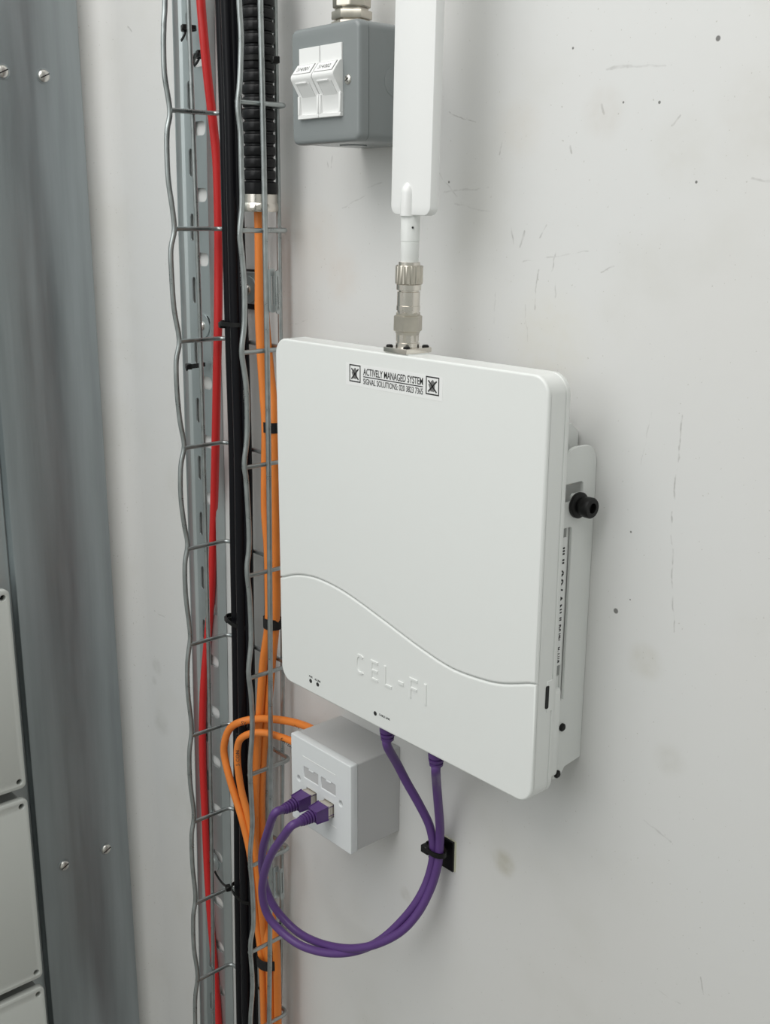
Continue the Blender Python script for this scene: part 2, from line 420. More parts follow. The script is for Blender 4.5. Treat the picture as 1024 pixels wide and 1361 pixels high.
base_z = [onY(278, yy, -.003).z-ZO for yy in (77, 170, 259)]
pitch = (base_z[0]-base_z[2])/2
outl = [(.0040, .80)]+[(.0040, .8-.1*i) for i in range(1, 16)]+[(TW-.0040, .8-.1*i) for i in range(15, -1, -1)]
k = int((.78-base_z[0])/pitch)
zc = base_z[0]+k*pitch
while zc > -.68:
    if zc < .77:
        holes.append([(a, b) for a, b in rrect(.0225, .0470, zc-.0065, zc+.0065, .0062, 4)])
    zc2 = zc-pitch/2
    if -.68 < zc2 < .77:
        holes.append(rrect(.0125, .0195, zc2-.013, zc2+.013, .0032, 4))
    zc -= pitch
def tray3(a, b, d): return Vector((eL(b)+a/TW*(eR(b)-eL(b)), d, b+ZO))
holed('tray_base', M_galv, T, outl, holes, -.0034, -.0046, tray3)
for (sx_, sy_) in ((270.5, 433), (284, 1144)):
    p = onY(sx_, sy_, -.0048)
    lathe('washer', M_galv, T, [(.0118, 0), (.0118, .0012), (.0045, .0014), (.00005, .0014)], p, (0, -1, 0), 32)
    screw('screw', T, p+Vector((0, -.0012, 0)), (0, -1, 0), .0045, h=.003)

# ------------------------------------------------------------------ wire basket tray
T = thing('wire_basket_tray', 'zinc wire basket cable tray running down the wall holding black and orange cables', 'cable tray', P(-.11, -.011, -.6))
XLB, XRB, YB, YF, YFR = -.1560, -.0480, -.0160, -.0632, -.0665
wr = .0021
left_px = [(219, -20), (218, 30), (217.5, 60), (219, 100), (226, 147), (222.5, 172), (222, 200), (224, 240), (229, 275), (232, 305), (227.5, 330), (228, 360), (231.5, 410), (238.5, 452), (234.5, 480), (235.5, 520), (239.5, 560), (245, 592), (240.5, 620), (240.5, 660), (245, 697), (249.5, 724), (246, 750), (247, 790), (251.5, 828), (253, 849), (249.5, 880), (250, 920), (255, 968), (252, 1000), (253, 1040), (258, 1082), (255, 1110), (256, 1150), (260, 1192), (257, 1220), (258, 1260), (263, 1297), (259.5, 1330), (260.5, 1400)]
right_px = [(317.5, -20), (320.5, 40), (320.5, 70), (319, 110), (316.5, 141), (320, 176), (321, 220), (322, 270), (319, 310), (322, 340), (325, 380), (325, 430), (321.5, 467), (326, 500), (328.5, 530), (328.5, 580), (325, 616), (327.5, 640), (331, 700), (331, 730), (328.5, 757), (332, 795), (334, 850), (330.5, 892), (334, 925), (335.5, 969), (332.5, 1017), (334.5, 1066), (335.5, 1098), (332.5, 1140), (335.5, 1179), (337, 1228), (333, 1257), (336, 1309), (333, 1361), (337, 1400)]
def wavy(px, X):
    out = []
    for a, b in px:
        z = onX(a, b, X).z-ZO
        out.append(onX(a, b, X+bend(z)))
    return [out[0]+Vector((0, 0, .12))]+out+[out[-1]+Vector((-.004, 0, -.10))]
tube('edge_wire', M_wire, T, wavy(left_px, XLB-.0015), .0024, 10, sub=4)
tube('edge_wire', M_wire, T, wavy(right_px, XRB+.0015), .0024, 10, sub=4)
zr = [.5480-.1022*k for k in range(-2, 13)]
def bent(pts): return [P(x+bend(z), y, z) for x, y, z in pts]
for z in zr:
    r = .006; pts = [(XLB, YF, z), (XLB, YB-r, z)]
    pts += [(XLB+r-r*math.cos(a), YB-r+r*math.sin(a), z) for a in (math.pi/6, math.pi/3, math.pi/2)]
    pts += [(XRB-r+r*math.sin(a), YB-r+r*math.cos(a), z) for a in (0, math.pi/6, math.pi/3, math.pi/2)]
    pts += [(XRB, YFR, z)]
    tube('cross_wire', M_wire, T, bent(pts), wr, 10)
zz = [.8-.1*i for i in range(15)]
for (x, y, rr) in ((XLB-.0038, -.0385, .0021), (XRB+.0038, -.0430, .0024), (XRB-.0185, YB+.0037, wr), (XLB+.025, YB+.0037, wr), (XRB-.046, YB+.0037, wr)):
    tube('long_wire', M_wire, T, smooth_path(bent([(x, y+.0, z) for z in zz]), 2), rr, 10)
# splice clips on the right side, and the wall fixing
for (za, zb_) in ((.414, .377), (-.176, -.212)):
    zm = (za+zb_)/2; x = XRB+.0070+bend(zm)
    pys = 384 if zm > 0 else 1162
    ys = [onX(px_, pys, x).y for px_ in ((357.5, 365.5) if zm > 0 else (363.5, 370.5))]
    holed('splice_clip', M_galv, T, rrect(ys[0], ys[1], zb_, za, .002, 4), [rrect(ys[0]+.0022, ys[1]-.0022, zb_+.006, za-.006, .001, 3)], x-.0008, x+.0008, YZ)
    ys = [onX(px_, pys, x+.0045).y for px_ in ((366.5, 371.5) if zm > 0 else (372, 377))]
    holed('splice_clip', M_wire, T, rrect(ys[0], ys[1], zb_-.001, za-.001, .002, 4), [rrect(ys[0]+.0016, ys[1]-.0016, zb_+.006, za-.006, .0006, 3)], x+.0038, x+.0052, YZ)
pf = onY(333, 385, -.006)
box('wall_fixing_pad', M_black, T, pf.x-.020, pf.x+.014, -.0055, -.0005, pf.z-ZO-.0185, pf.z-ZO+.0185, .001, 1)
box('clamp_plate', M_galv, T, pf.x-.018, pf.x+.012, -.0075, -.0055, pf.z-ZO-.013, pf.z-ZO+.0165, .0005, 1)
pf.y = -.0075
lathe('washer', M_galv, T, [(.0125, 0), (.0125, .0012), (.0045, .0015), (.00005, .0015)], pf, (0, -1, 0), 32)
screw('screw', T, pf+Vector((0, -.0013, 0)), (0, -1, 0), .0048, h=.003)

# ------------------------------------------------------------------ cables
def cable(name, mt, label, pts, r, sub=5, n=12, group=None, cat='cable', parent=None):
    path = [onY(p[0], p[1], p[2]) if len(p) == 3 else Vector(p[0]) for p in pts]
    for k_ in (0, -1):
        if pts[k_][1] > 1400: e_ = path[k_]+Vector((-.004, 0, -.16)); path = path+[e_] if k_ else [e_]+path
        elif pts[k_][1] < 0: e_ = path[k_]+Vector((0, 0, .14)); path = path+[e_] if k_ else [e_]+path
    path = smooth_path(path, sub)
    me = from_bm(tube_bm(path, r, n))
    if parent: return link(name, me, mt, parent)
    o = link(name, me, mt, None, origin=path[-1]); return tag(o, label, cat, group)
RY = -.0078
cable('power_cable', M_red, 'bright red cable running down the slotted tray', [(265, -60, -.016), (267, 0, -.016), (272, 60, -.016), (277, 110, -.014), (283.5, 165, -.0105), (288.5, 220, -.009), (290.5, 300, -.009), (290.5, 360, -.010), (290, 430, -.0145), (288.5, 500, -.0165), (286.5, 600, -.0150), (284, 700, -.010), (281, 790, RY), (276, 850, RY), (270.5, 920, RY), (269.5, 1000, RY), (272.5, 1080, RY), (276, 1160, RY), (280, 1220, RY), (286, 1290, RY), (291, 1361, RY), (294, 1430, RY)], .0042, cat='cable')
bl = [(50, 289.5), (150, 293), (300, 296.5), (450, 300.5), (600, 305), (750, 307), (900, 309.5), (1050, 311), (1200, 312), (1361, 314.5)]
bl = [(-60, 286)]+bl+[(1430, 315.5)]
for off, yy, r, lab in ((6, -.0238, .0052, 'black cable on the left of the three black cables in the wire basket'), (14, -.0275, .0058, 'black cable in the middle of the three black cables in the wire basket'), (22, -.0232, .0048, 'black cable with faint grey lettering, on the right of the three black cables')):
    c_ = cable('black_cable', M_rubber, lab, [(x+off+(1.5 if off > 20 and y > 300 else 0), y, yy) for y, x in bl], r, group='black cables in the wire basket')
    if off == 22:
        for k_, (ty, s_) in enumerate(((335, 'CONNECTIX'), (492, 'CAT6A LSZH'), (640, 'U/FTP'))):
            xc = np.interp(ty, [b[0] for b in bl], [b[1] for b in bl])+23.5
            p0 = onY(xc, ty, -.0232); nv = (CP-p0).normalized(); rt = Vector((0, 0, -1)); u_ = nv.cross(rt).normalized(); rt = u_.cross(nv).normalized()
            text('sheath_print', M_greyprint, c_, s_, .0052, p0+nv*.0045-u_*.0018, right=rt, up=u_, depth=.0004)
OY = -.0260
o1 = [(341, 150, OY), (344, 240, OY), (346, 300, OY), (346.5, 360, OY), (346.5, 420, OY), (349.5, 480, OY), (353, 530, OY), (355, 567, OY), (354.5, 620, OY), (354.5, 680, OY), (358, 730, OY), (359, 780, OY), (359, 827, OY), (352, 880, OY), (347.5, 940, OY), (343, 1010, OY), (341, 1080, OY), (343, 1140, OY), (350, 1200, OY), (357, 1250, OY), (360, 1290, OY), (362, 1361, OY), (362, 1430, OY)]
o2 = [(350, 150, OY), (350, 240, OY), (348, 300, OY+.006), (351, 360, OY+.006), (352, 420, OY+.006), (357, 480, OY+.004), (362, 530, OY+.002), (364, 567, OY), (366, 620, OY), (366, 680, OY), (367, 730, OY), (367, 780, OY), (366, 827, OY), (361, 880, OY+.004), (356, 940, OY+.004), (349, 1010, OY+.004), (347, 1080, OY+.004), (350, 1140, OY+.004), (358, 1200, OY+.002), (366, 1250, OY), (368, 1290, OY), (369, 1361, OY), (370, 1430, OY)]
cable('orange_cable', M_orange, 'orange cable dropping from the black conduit, left strand of the pair', [(a-1.5, b, c-.0035) for a, b, c in o1], .0042, group='orange cables dropping from the conduit')
cable('orange_cable', M_orange, 'orange cable dropping from the black conduit, right strand of the pair', [(a+.5, b, c) for a, b, c in o2], .0042, group='orange cables dropping from the conduit')
LY = -.044
l1 = [(352, 1430, -.03), (351, 1361, -.03), (350, 1320, -.031), (348, 1275, -.032), (342, 1225, -.034), (337, 1170, LY), (332, 1130, LY-.004), (321, 1085, LY-.006), (307, 1040, LY-.008), (298.5, 1005, LY-.008), (299, 985, LY-.008), (306, 968, LY-.006), (320, 959.5, LY-.002), (342, 955.5, LY+.008), (365, 956, -.032), (388, 959.5, -.028), (409, 966, -.026), (430, 978, -.026)]
l2 = [(356, 1430, -.024), (356, 1361, -.024), (356, 1320, -.026), (354, 1275, -.028), (349, 1225, -.034), (346, 1190, -.040), (339, 1130, LY), (330, 1085, LY-.002), (321, 1050, LY-.004), (316, 1015, LY-.006), (316, 993, LY-.006), (321, 981, LY-.005), (335, 974.5, LY), (352, 974, LY+.006), (370, 978.5, -.034), (388, 985, -.031), (410, 997, -.030), (432, 1009, -.030)]
c1 = cable('orange_cable', M_orange, 'orange cable making the wider outer loop up into the data outlet', l1, .0038, group='orange cables looping into the data outlet')
c2 = cable('orange_cable', M_orange, 'orange cable making the tighter inner loop up into the data outlet', l2, .0036, group='orange cables looping into the data outlet')
for (par, x, y, Y, s_, rt, sz) in ((c1, 319, 963, -.0515, 'S11', (1, 0, .12), .0060), (c2, 318.5, 1018, -.0545, '5 CONNECTIX', (.02, 0, 1), .0050), (c1, 391, 964, -.0312, 'SS2', (1, 0, -.12), .0045), (c2, 372, 983, -.038, 'CAT6A', (1, 0, -.15), .0045)):
    r_ = Vector(rt).normalized(); nv = (CP-onY(x, y, Y)).normalized(); u_ = nv.cross(r_).normalized(); r_ = u_.cross(nv).normalized()
    text('sheath_print', M_print, par, s_, sz, onY(x, y, Y), right=r_, up=u_, depth=.0004)

# flexible conduit with its end collar
T = thing('flexible_conduit', 'thick black corrugated conduit ending in a metal collar with orange cable coming out', 'conduit', P(-.064, -.0320, .47))
pa = onY(342, -40, -.0320); pb = onY(345.5, 262, -.0320)
dirv = (pb-pa); Lc = dirv.length; dirv.normalize()
bm = bmesh.new(); prof_ = []; n_ = int(Lc/.0098)
for i in range(n_):
    d = i*.0098
    prof_ += [(.0122, d), (.0136, d+.0008), (.0141, d+.0022), (.0141, d+.0062), (.0136, d+.0076), (.0122, d+.0084)]
link('corrugated_tube', from_bm(lathe_bm(prof_, pa, dirv, 36)), M_conduit, T)
cb = pa+dirv*(n_*.0098)
lathe('seal_ring', M_conduit, T, [(.0130, -.010), (.0156, -.0090), (.0160, -.003), (.0156, .000), (.0130, .001)], cb, dirv, 36)
bm = bmesh.new()
n2 = 48; rin = .0115
for prof2 in ([(rin, .0005), (.0150, .0005), (.0150, .0010), (.0150, .0075), (.0158, .0085), (.0160, .0115), (.0160, .0135), (.0150, .0150), (rin, .0150), (rin, .0005)],):
    a = Vector((0, 1, 0)); u = (a-dirv*a.dot(dirv)).normalized(); w = dirv.cross(u); prev = None
    for (r, d) in prof2:
        vs = [bm.verts.new(cb+dirv*d+(u*math.cos(2*math.pi*k/n2)+w*math.sin(2*math.pi*k/n2))*r) for k in range(n2)]
        if prev:
            for k in range(n2): bm.faces.new((prev[k], prev[(k+1) % n2], vs[(k+1) % n2], vs[k]))
        prev = vs
bmesh.ops.remove_doubles(bm, verts=bm.verts, dist=1e-7)
link('collar', from_bm(bm), M_nickel, T, label='nickel-plated collar')

# straps and ties
def ring_band(name, mt, cen, rx, ry, h, th, label, cat, group, tilt=(0, 0), parent=None, n=36):
    cen = Vector(cen); b = bmesh.new(); rings = []
    for (r_, dz) in ((0, -h/2), (th, -h/2), (th, h/2), (0, h/2)):
        rings.append([b.verts.new(cen+Vector(((rx+r_)*math.cos(2*math.pi*k/n), (ry+r_)*math.sin(2*math.pi*k/n), dz+tilt[0]*(rx+r_)*math.cos(2*math.pi*k/n)+tilt[1]*(ry+r_)*math.sin(2*math.pi*k/n)))) for k in range(n)])
    for q in range(4):
        A, B = rings[q], rings[(q+1) % 4]
        for k in range(n): b.faces.new((A[k], A[(k+1) % n], B[(k+1) % n], B[k]))
    if parent: return link(name, from_bm(b), mt, parent)
    return tag(link(name, from_bm(b), mt, None, origin=cen), label, cat, group)
g = 'hook-and-loop straps round the orange cables'
for (x, y, rx, ry, h, lab, tl) in ((360.0, 567, .0090, .0062, .0095, 'black strap round the orange cables beside the top of the white unit', (0, 0)), (362, 827, .0088, .0070, .0105, 'black strap round the orange cables halfway down beside the white unit', (0, 0)), (357, 1275, .0140, .0100, .0110, 'wide black strap round the orange cable bundle below the purple loop', (.1, .1))):
    ring_band('cable_strap', M_velcro, onY(x, y, OY if y < 1000 else -.0275), rx, ry, h, .0012, lab, 'strap', g, tl)
def zip_tie(cen, rx, ry, label, head, tail=None, group='black cable ties on the trays', tilt=(0, 0)):
    cen = Vector(cen); T = thing('cable_tie', label, 'cable tie', cen, group)
    ring_band('tie_band', M_black, cen, rx, ry, .0040, .0010, None, None, None, tilt, T)
    h = Vector(head); b = box_bm(-.0038, .0038, -.0030, .0030, -.0028-ZO, .0028-ZO, .0007, 1)
    for v in b.verts: v.co = Matrix.Rotation(math.radians(-20), 3, 'Z') @ v.co + h
    link('tie_head', from_bm(b), M_black, T)
    if tail:
        pts = smooth_path([h]+[Vector(t) for t in tail], 4); b = bmesh.new(); prev = None
        for i, p in enumerate(pts):
            t = (pts[min(i+1, len(pts)-1)]-pts[max(i-1, 0)]).normalized(); s = Vector((0, -1, .2)).cross(t).normalized()*.0012; q = t.cross(s).normalized()*.0005
            vs = [b.verts.new(p+a) for a in (s+q, s-q, -s-q, -s+q)]
            if prev:
                for k in range(4): b.faces.new((prev[k], prev[(k+1) % 4], vs[(k+1) % 4], vs[k]))
            else: b.faces.new(vs)
            prev = vs
        b.faces.new(list(reversed(prev))); link('tie_tail', from_bm(b), M_black, T)
zip_tie(onY(310.5, 430, -.025), .0165, .0088, 'black tie clamping the black cables with its head over the red cable', onY(295.5, 432, -.030))
zip_tie(onY(317, 826, -.025), .0170, .0085, 'black tie round the black cables halfway down the basket', onY(303, 823, -.027), tilt=(-.1, 0))
zip_tie(onY(323, 1187, -.025), .0165, .0085, 'black tie round the black cables low down with a long loose tail', onY(303.5, 1180, -.025), [onY(296, 1174, -.018), onY(290, 1166, -.014), onY(285.5, 1158, -.013)], tilt=(-.2, 0))
zip_tie(onY(262, 486, -.0165)+Vector((0, 0, 0)), .0115, .0050, 'black tie on the tray edge beside a wall screw halfway up', onY(251, 487, -.0215), [onY(248, 492, -.022)], tilt=(.2, 0))
zip_tie(onY(251, 38, -.0165), .0085, .0050, 'black tie on the tray edge near the top with its tail pointing down', onY(245.5, 37, -.021), [onY(246, 44, -.022), onY(243.5, 50, -.022), onY(241, 54, -.022)])
zip_tie(onY(268.5, 74, -.0065), .0075, .0040, 'black tie behind the red cable near the top', onY(265.5, 71, -.0085), [onY(265, 77, -.009), onY(262, 83, -.009), onY(258.5, 87, -.009)])
zip_tie(onY(344.5, 79, -.0320), .0146, .0146, 'black tie round the corrugated conduit near the top', onY(365, 80, -.0380)+Vector((.001, 0, 0)))

# ------------------------------------------------------------------ grey metal back box with angled white modules
gx0, gx1, gz0, gz1 = .0294, .1102, .5105, .5930
T = thing('metal_switch_box', 'grey enamelled metal outlet box with two angled white modules at the top', 'outlet box', P(.07, 0, gz0))
loft('cover', M_greybox, T, rrect(gx0, gx1, gz0, gz1, .0065, 6), [(0, -.0598), (0, -.0655), (.0006, -.0672), (.0018, -.0682), (.0032, -.0685)], XZ)
loft('back_body', M_greybox, T, rrect(gx0+.0004, gx1-.0004, gz0+.0004, gz1-.0004, .006, 6), [(.0006, -.0595), (0, -.0590), (0, -.0005)], XZ)
lathe('knockout', M_greybox, T, [(.0105, 0), (.0105, .00035), (.0095, .0005), (.00005, .0005)], P(gx1-.0005, -.034, .553), (1, 0, 0), 32)
lathe('knockout', M_greybox, T, [(.0105, 0), (.0105, .0008), (.00005, .0008)], P(.062, -.034, gz0+.0005), (0, 0, -1), 32)
screw('screw', T, P(.0978, -.0684, .5530), (0, -1, 0), .0034, h=.0016)
for k, (mx0, mx1, tx) in enumerate(((.0412, .0662, 'S14/001'), (.0668, .0920, 'S14/002'))):
    yf = -.0685
    # side profile (y, z): flat top, sloped label face, undercut with shutter
    pr = [(yf+.004, .5785), (yf-.0012, .5785), (yf-.0012, .5672), (-.0712, .5668), (-.0775, .5588), (-.0779, .5570), (-.0772, .5552), (-.0702, .5445), (-.0692, .5312), (yf+.004, .5312)]
    loft('angled_module', M_abs, T, pr, [(.0003, mx0+.0002), (0, mx0+.0005), (0, mx1-.0005), (.0003, mx1-.0002)], YZ)
    mod = bpy.data.objects[-1] if False else None
    box('module_frame', M_abs, T, mx0, mx1, yf-.0030, yf+.003, .5285, .5315, .0004, 1)
    box('module_frame', M_abs, T, mx0, mx0+.0022, yf-.0030, yf+.003, .5312, .5450, .0004, 1)
    box('module_frame', M_abs, T, mx1-.0022, mx1, yf-.0030, yf+.003, .5312, .5450, .0004, 1)
    # label card on the slope
    a = Vector((0, -.0712, .5668+ZO)); b = Vector((0, -.0775, .5588+ZO)); up = (a-b).normalized(); nrm = Vector((1, 0, 0)).cross(up).normalized()
    nrm = nrm if nrm.y < 0 else -nrm
    def slab(name, mt, x0, x1, t0, t1, h0, h1):
        bm_ = bmesh.new(); bmesh.ops.create_cube(bm_, size=1)
        for v in bm_.verts: v.co = Vector((x0+(v.co.x+.5)*(x1-x0), 0, 0))+b+(a-b)*(t0+(v.co.y+.5)*(t1-t0))+nrm*(h0+(v.co.z+.5)*(h1-h0))
        return link(name, from_bm(bm_), mt, T, smooth=False)
    slab('label_edge', M_greyprint, mx0+.0016, mx1-.0022, .10, .97, -.0002, .00012)
    slab('label_card', M_paper, mx0+.0019, mx1-.0031, .135, .935, .0, .0003)
    text('label_text', M_print, T, tx, .0050, Vector((mx0+.0042, 0, 0))+b+(a-b)*.36+nrm*.00032, right=(1, 0, 0), up=up, width=mx1-mx0-.0110, depth=.00005)
    # shutter on the undercut
    a2 = Vector((0, -.0772, .5552+ZO)); b2 = Vector((0, -.0702, .5445+ZO)); up2 = (a2-b2).normalized(); n2_ = up2.cross(Vector((1, 0, 0))).normalized()
    n2_ = n2_ if n2_.z < 0 else -n2_
    def slab2(name, mt, x0, x1, t0, t1, h0, h1):
        bm_ = bmesh.new(); bmesh.ops.create_cube(bm_, size=1)
        for v in bm_.verts: v.co = Vector((x0+(v.co.x+.5)*(x1-x0), 0, 0))+b2+(a2-b2)*(t0+(v.co.y+.5)*(t1-t0))+n2_*(h0+(v.co.z+.5)*(h1-h0))
        return link(name, from_bm(bm_), mt, T, smooth=False)
    slab2('shutter_gap', M_greyprint, mx0+.0046, mx1-.0046, -.10, .78, -.0002, .0001)
    slab2('shutter', M_abs, mx0+.0051, mx1-.0046, -.07, .78, -.0001, .0003)
    slab2('finger_rib', M_abs, mx0+.0046, mx1-.0075, .80, .88, -.0001, .0010)
T = thing('cable_gland', 'nickel-plated hexagonal cable gland standing on top of the grey metal box', 'cable gland', P(.062, -.034, gz1))
gb = P(.0605, -.034, gz1)
lathe('lock_nut', M_nickel_dull, T, [(.0150, 0), (.0157, .0008), (.0157, .0052), (.0150, .006)], gb, (0, 0, 1), 60, poly=6, twist=.3)
lathe('gland_body', M_nickel_dull, T, [(.0120, .006), (.0120, .0072), (.0148, .0073), (.0153, .0080), (.0153, .0125), (.0148, .0132), (.0125, .0133), (.0125, .0150)], gb, (0, 0, 1), 60, poly=6, twist=.3)
lathe('dome_nut', M_nickel_dull, T, [(.0138, .0152), (.0146, .0160), (.0146, .0240), (.0130, .0290), (.0110, .034), (.0100, .036)], gb, (0, 0, 1), 60, poly=8)
tube('gland_cable', M_rubber, T, [gb+Vector((0, 0, .030)), gb+Vector((0, 0, .30))], .0085, 16)

# ------------------------------------------------------------------ white wall unit
dx0, dx1, dz1, dz0 = .0024, .2972, .3614, .0582
T = thing('signal_booster', 'large white square wireless unit with curved groove, mounted on the wall above the data outlet', 'wireless unit', P(.15, -.04, dz0))
OUT = rrect(dx0, dx1, dz0, dz1, .0135, 8)
FY = -.0683
loft('front_cover', M_plastic, T, OUT, [(0, -.0520), (0, -.0662), (.0010, -.0662)], XZ)
loft('seam', M_boxbody, T, OUT, [(.0012, -.0525), (.0012, -.0508)], XZ)
loft('rear_cover', M_plastic, T, OUT, [(.0006, -.0512), (0, -.0506), (0, -.0475), (.0012, -.0458), (.003, -.0452)], XZ)
# fascia split by the curved groove
curve_px = [(366, 772), (374, 768), (395, 764), (420, 768), (450, 782), (480, 802), (520, 832), (560, 862), (600, 888), (640, 903), (670, 909), (711, 908), (722, 906)]
cpts = [onY(a, b, FY) for a, b in curve_px]
cpts = [Vector((v.x, v.z-ZO)) for v in cpts]
cs = smooth_path([Vector((v.x, v.y, 0)) for v in cpts], 4)
# clamp to outline
lo_ = [v for v in cs if dx0+.006 < v.x < dx1-.006]
zl, zr_ = lo_[0].y-.0018, lo_[-1].y+.0018
cv = [(dx0, zl)]+[(v.x, v.y) for v in lo_]+[(dx1, zr_)]
gw = .0004
top_arc = [p for p in OUT if p[1] > (dz0+dz1)/2]          # right-top then left-top
bot_arc = [p for p in OUT if p[1] <= (dz0+dz1)/2]         # left-bottom then right-bottom
up_line = [(x, z+gw) for x, z in cv]
lo_line = [(x, z-gw) for x, z in cv]
upper = top_arc+up_line
lower = bot_arc+list(reversed(lo_line))
def fascia(name, poly):
    return loft(name, M_plastic, T, poly, [(0, -.0676), (0, FY+.0003), (.00045, FY-.0001)], XZ)
# slightly rounder outer edge: two more rings
def fascia2(name, poly):
    return loft(name, M_plastic, T, poly, [(0, -.0660), (0, -.0674), (.0002, -.0680), (.0008, -.0686), (.0014, -.0688), (.0019, -.0688)], XZ)
fascia2('upper_fascia', upper); fascia2('lower_fascia', lower)
FY2 = -.0688
# logo lettering standing proud
lw = [('C', .1065, .0115), ('E', .1277, .0100), ('L', .1470, .0098), ('-', .1665, .0072), ('F', .1805, .0098), ('I', .1995, .0)]
za, zb_ = .0975, .1150
def letter(polys):
    bm_ = bmesh.new()
    for pg in polys: loft_bm(pg, [(0, FY2+.0001), (.0001, FY2-.0002), (.0004, FY2-.0008)], XZ, (True, True), bm_)
    bm_.normal_update(); bmesh.ops.triangulate(bm_, faces=[f for f in bm_.faces if len(f.verts) > 4])
    return link('raised_letter', from_bm(bm_), M_plastic, T)
s = .0025
hh = zb_-za
def E_(x, w, bars=('t', 'm', 'b')):
    p = [(x, za), (x, zb_)]
    mid = (za+zb_)/2
    pts = [(x, za)]
    if 'b' in bars: pts += [(x+w, za), (x+w, za+s), (x+s, za+s)]
    else: pts += [(x+s, za)]
    if 'm' in bars: pts += [(x+s, mid-s/2), (x+w*.95, mid-s/2), (x+w*.95, mid+s/2), (x+s, mid+s/2)]
    if 't' in bars: pts += [(x+s, zb_-s), (x+w, zb_-s), (x+w, zb_), (x, zb_)]
    else: pts += [(x+s, zb_), (x, zb_)]
    return [pts]
w_ = .0095
xs_ = [onY(a, b, FY2).x for a, b in ((473.5, 885), (493, 890), (511, 897), (529.5, 909), (544.5, 915), (564, 923))]
ccx, ccz, ro = xs_[0]+.0055, (za+zb_)/2, .0058
outer = []; inner = []
for i in range(21):
    a_ = math.radians(48+264*i/20); co, si = math.cos(a_), math.sin(a_)
    e = .72
    fx = math.copysign(abs(co)**e, co); fz = math.copysign(abs(si)**e, si)
    outer.append((ccx+ro*fx, ccz+hh/2*fz)); inner.append((ccx+(ro-s)*fx, ccz+(hh/2-s)*fz))
letter([outer+list(reversed(inner))])
letter(E_(xs_[1], w_)); letter(E_(xs_[2], w_, ('b',)))
letter([[(xs_[3], (za+zb_)/2-s*.6), (xs_[3]+.0068, (za+zb_)/2-s*.6), (xs_[3]+.0068, (za+zb_)/2+s*.6), (xs_[3], (za+zb_)/2+s*.6)]])
letter(E_(xs_[4], w_, ('t', 'm')))
letter([[(xs_[5], za), (xs_[5]+s*1.25, za), (xs_[5]+s*1.25, zb_), (xs_[5], zb_)]])
for (x, y) in ((413.2, 905), (422.5, 909.7), (499, 948.2)):
    p = onY(x, y, FY2)
    lathe('indicator_lens', M_dark, T, [(.0019, -.0002), (.0019, .0001), (.0015, .0003), (.00005, .0003)], p, (0, -1, 0), 20)
text('indicator_text', M_print, T, 'PWR', .0024, onY(411.2, 899.5, FY2), width=.0048, offset=.00004)
text('indicator_text', M_print, T, '4G LINK', .0024, onY(418.6, 903.7, FY2), width=.0082, offset=.00004)
text('indicator_text', M_print, T, 'CABLE LINK', .0024, onY(504.2, 950.5, FY2), width=.0133, offset=.00004)
# rear housing with side notch, port and label
loft('rear_housing', M_plastic, T, rrect(.02, dx1-.0004, .0715, .1405, .004, 4), [(0, -.0475), (0, -.0415), (.001, -.0400)], XZ)
box('side_step', M_plastic, T, dx1-.0040, dx1+.0003, -.0570, -.0500, .1265, .1500, .0004, 1)
loft('side_port', M_black, T, rrect(-.0582, -.0550, .1295, .1465, .0010, 3), [(0, dx1-.0010), (0, dx1+.0005)], YZ)
box('heat_sink', M_boxbody, T, .02, .2836, -.0455, -.0266, .1420, .2560, .001, 1)
lb = box('rating_label', M_paper, T, .2836, .2839, -.0450, -.0268, .150, .245, label='white rating label with black print')
for i, (s_, zc_) in enumerate((('III II', .232), ('(V)', .216), ('/ A', .203), ('N1 II', .190), ('DC 12V', .175), ('Model U2', .158))):
    text('label_text', M_print, lb, s_, .0080, P(.2840, -.0345, zc_+.006), right=(0, 0, -1), up=(0, 1, 0), width=.012, offset=.0002)
# coax flange and connector seat on top
fc = onY(544.5, 462, -.0480); fx_, fy_ = fc.x+.0060, -.0555
tp = dz1
def diamond(r, c): return [(fx_+a*r, fy_+b*r) for a, b in c]
rb = [(fx_+a, fy_+b) for a, b in rrect(-.0127, .0127, -.0127, .0127, .0008, 2)]
loft('connector_gasket', M_plastic, T, rrect(fx_-.0140, fx_+.0140, fy_-.0110, fy_+.0090, .002, 3), [(0, tp-.002), (0, tp+.0008)], XY)
loft('connector_flange', M_nickel, T, rb, [(.0002, tp+.0008), (0, tp+.0012), (0, tp+.0040), (.0004, tp+.0044)], XY)
for a in (45, 135, 225, 315):
    sx2, sy2 = fx_+.0132*math.cos(math.radians(a)), fy_+.0132*math.sin(math.radians(a))
    lathe('flange_screw', M_black, T, [(.0026, 0), (.0026, .001), (.0018, .0018), (.00005, .0019)], P(sx2, sy2, tp+.0043), (0, 0, 1), 16)
fb = P(fx_, fy_, tp+.0044)
lathe('connector_seat', M_nickel, T, [(.0088, 0), (.0088, .0032), (.0080, .0034), (.0080, .009)], fb, (0, 0, 1), 36)
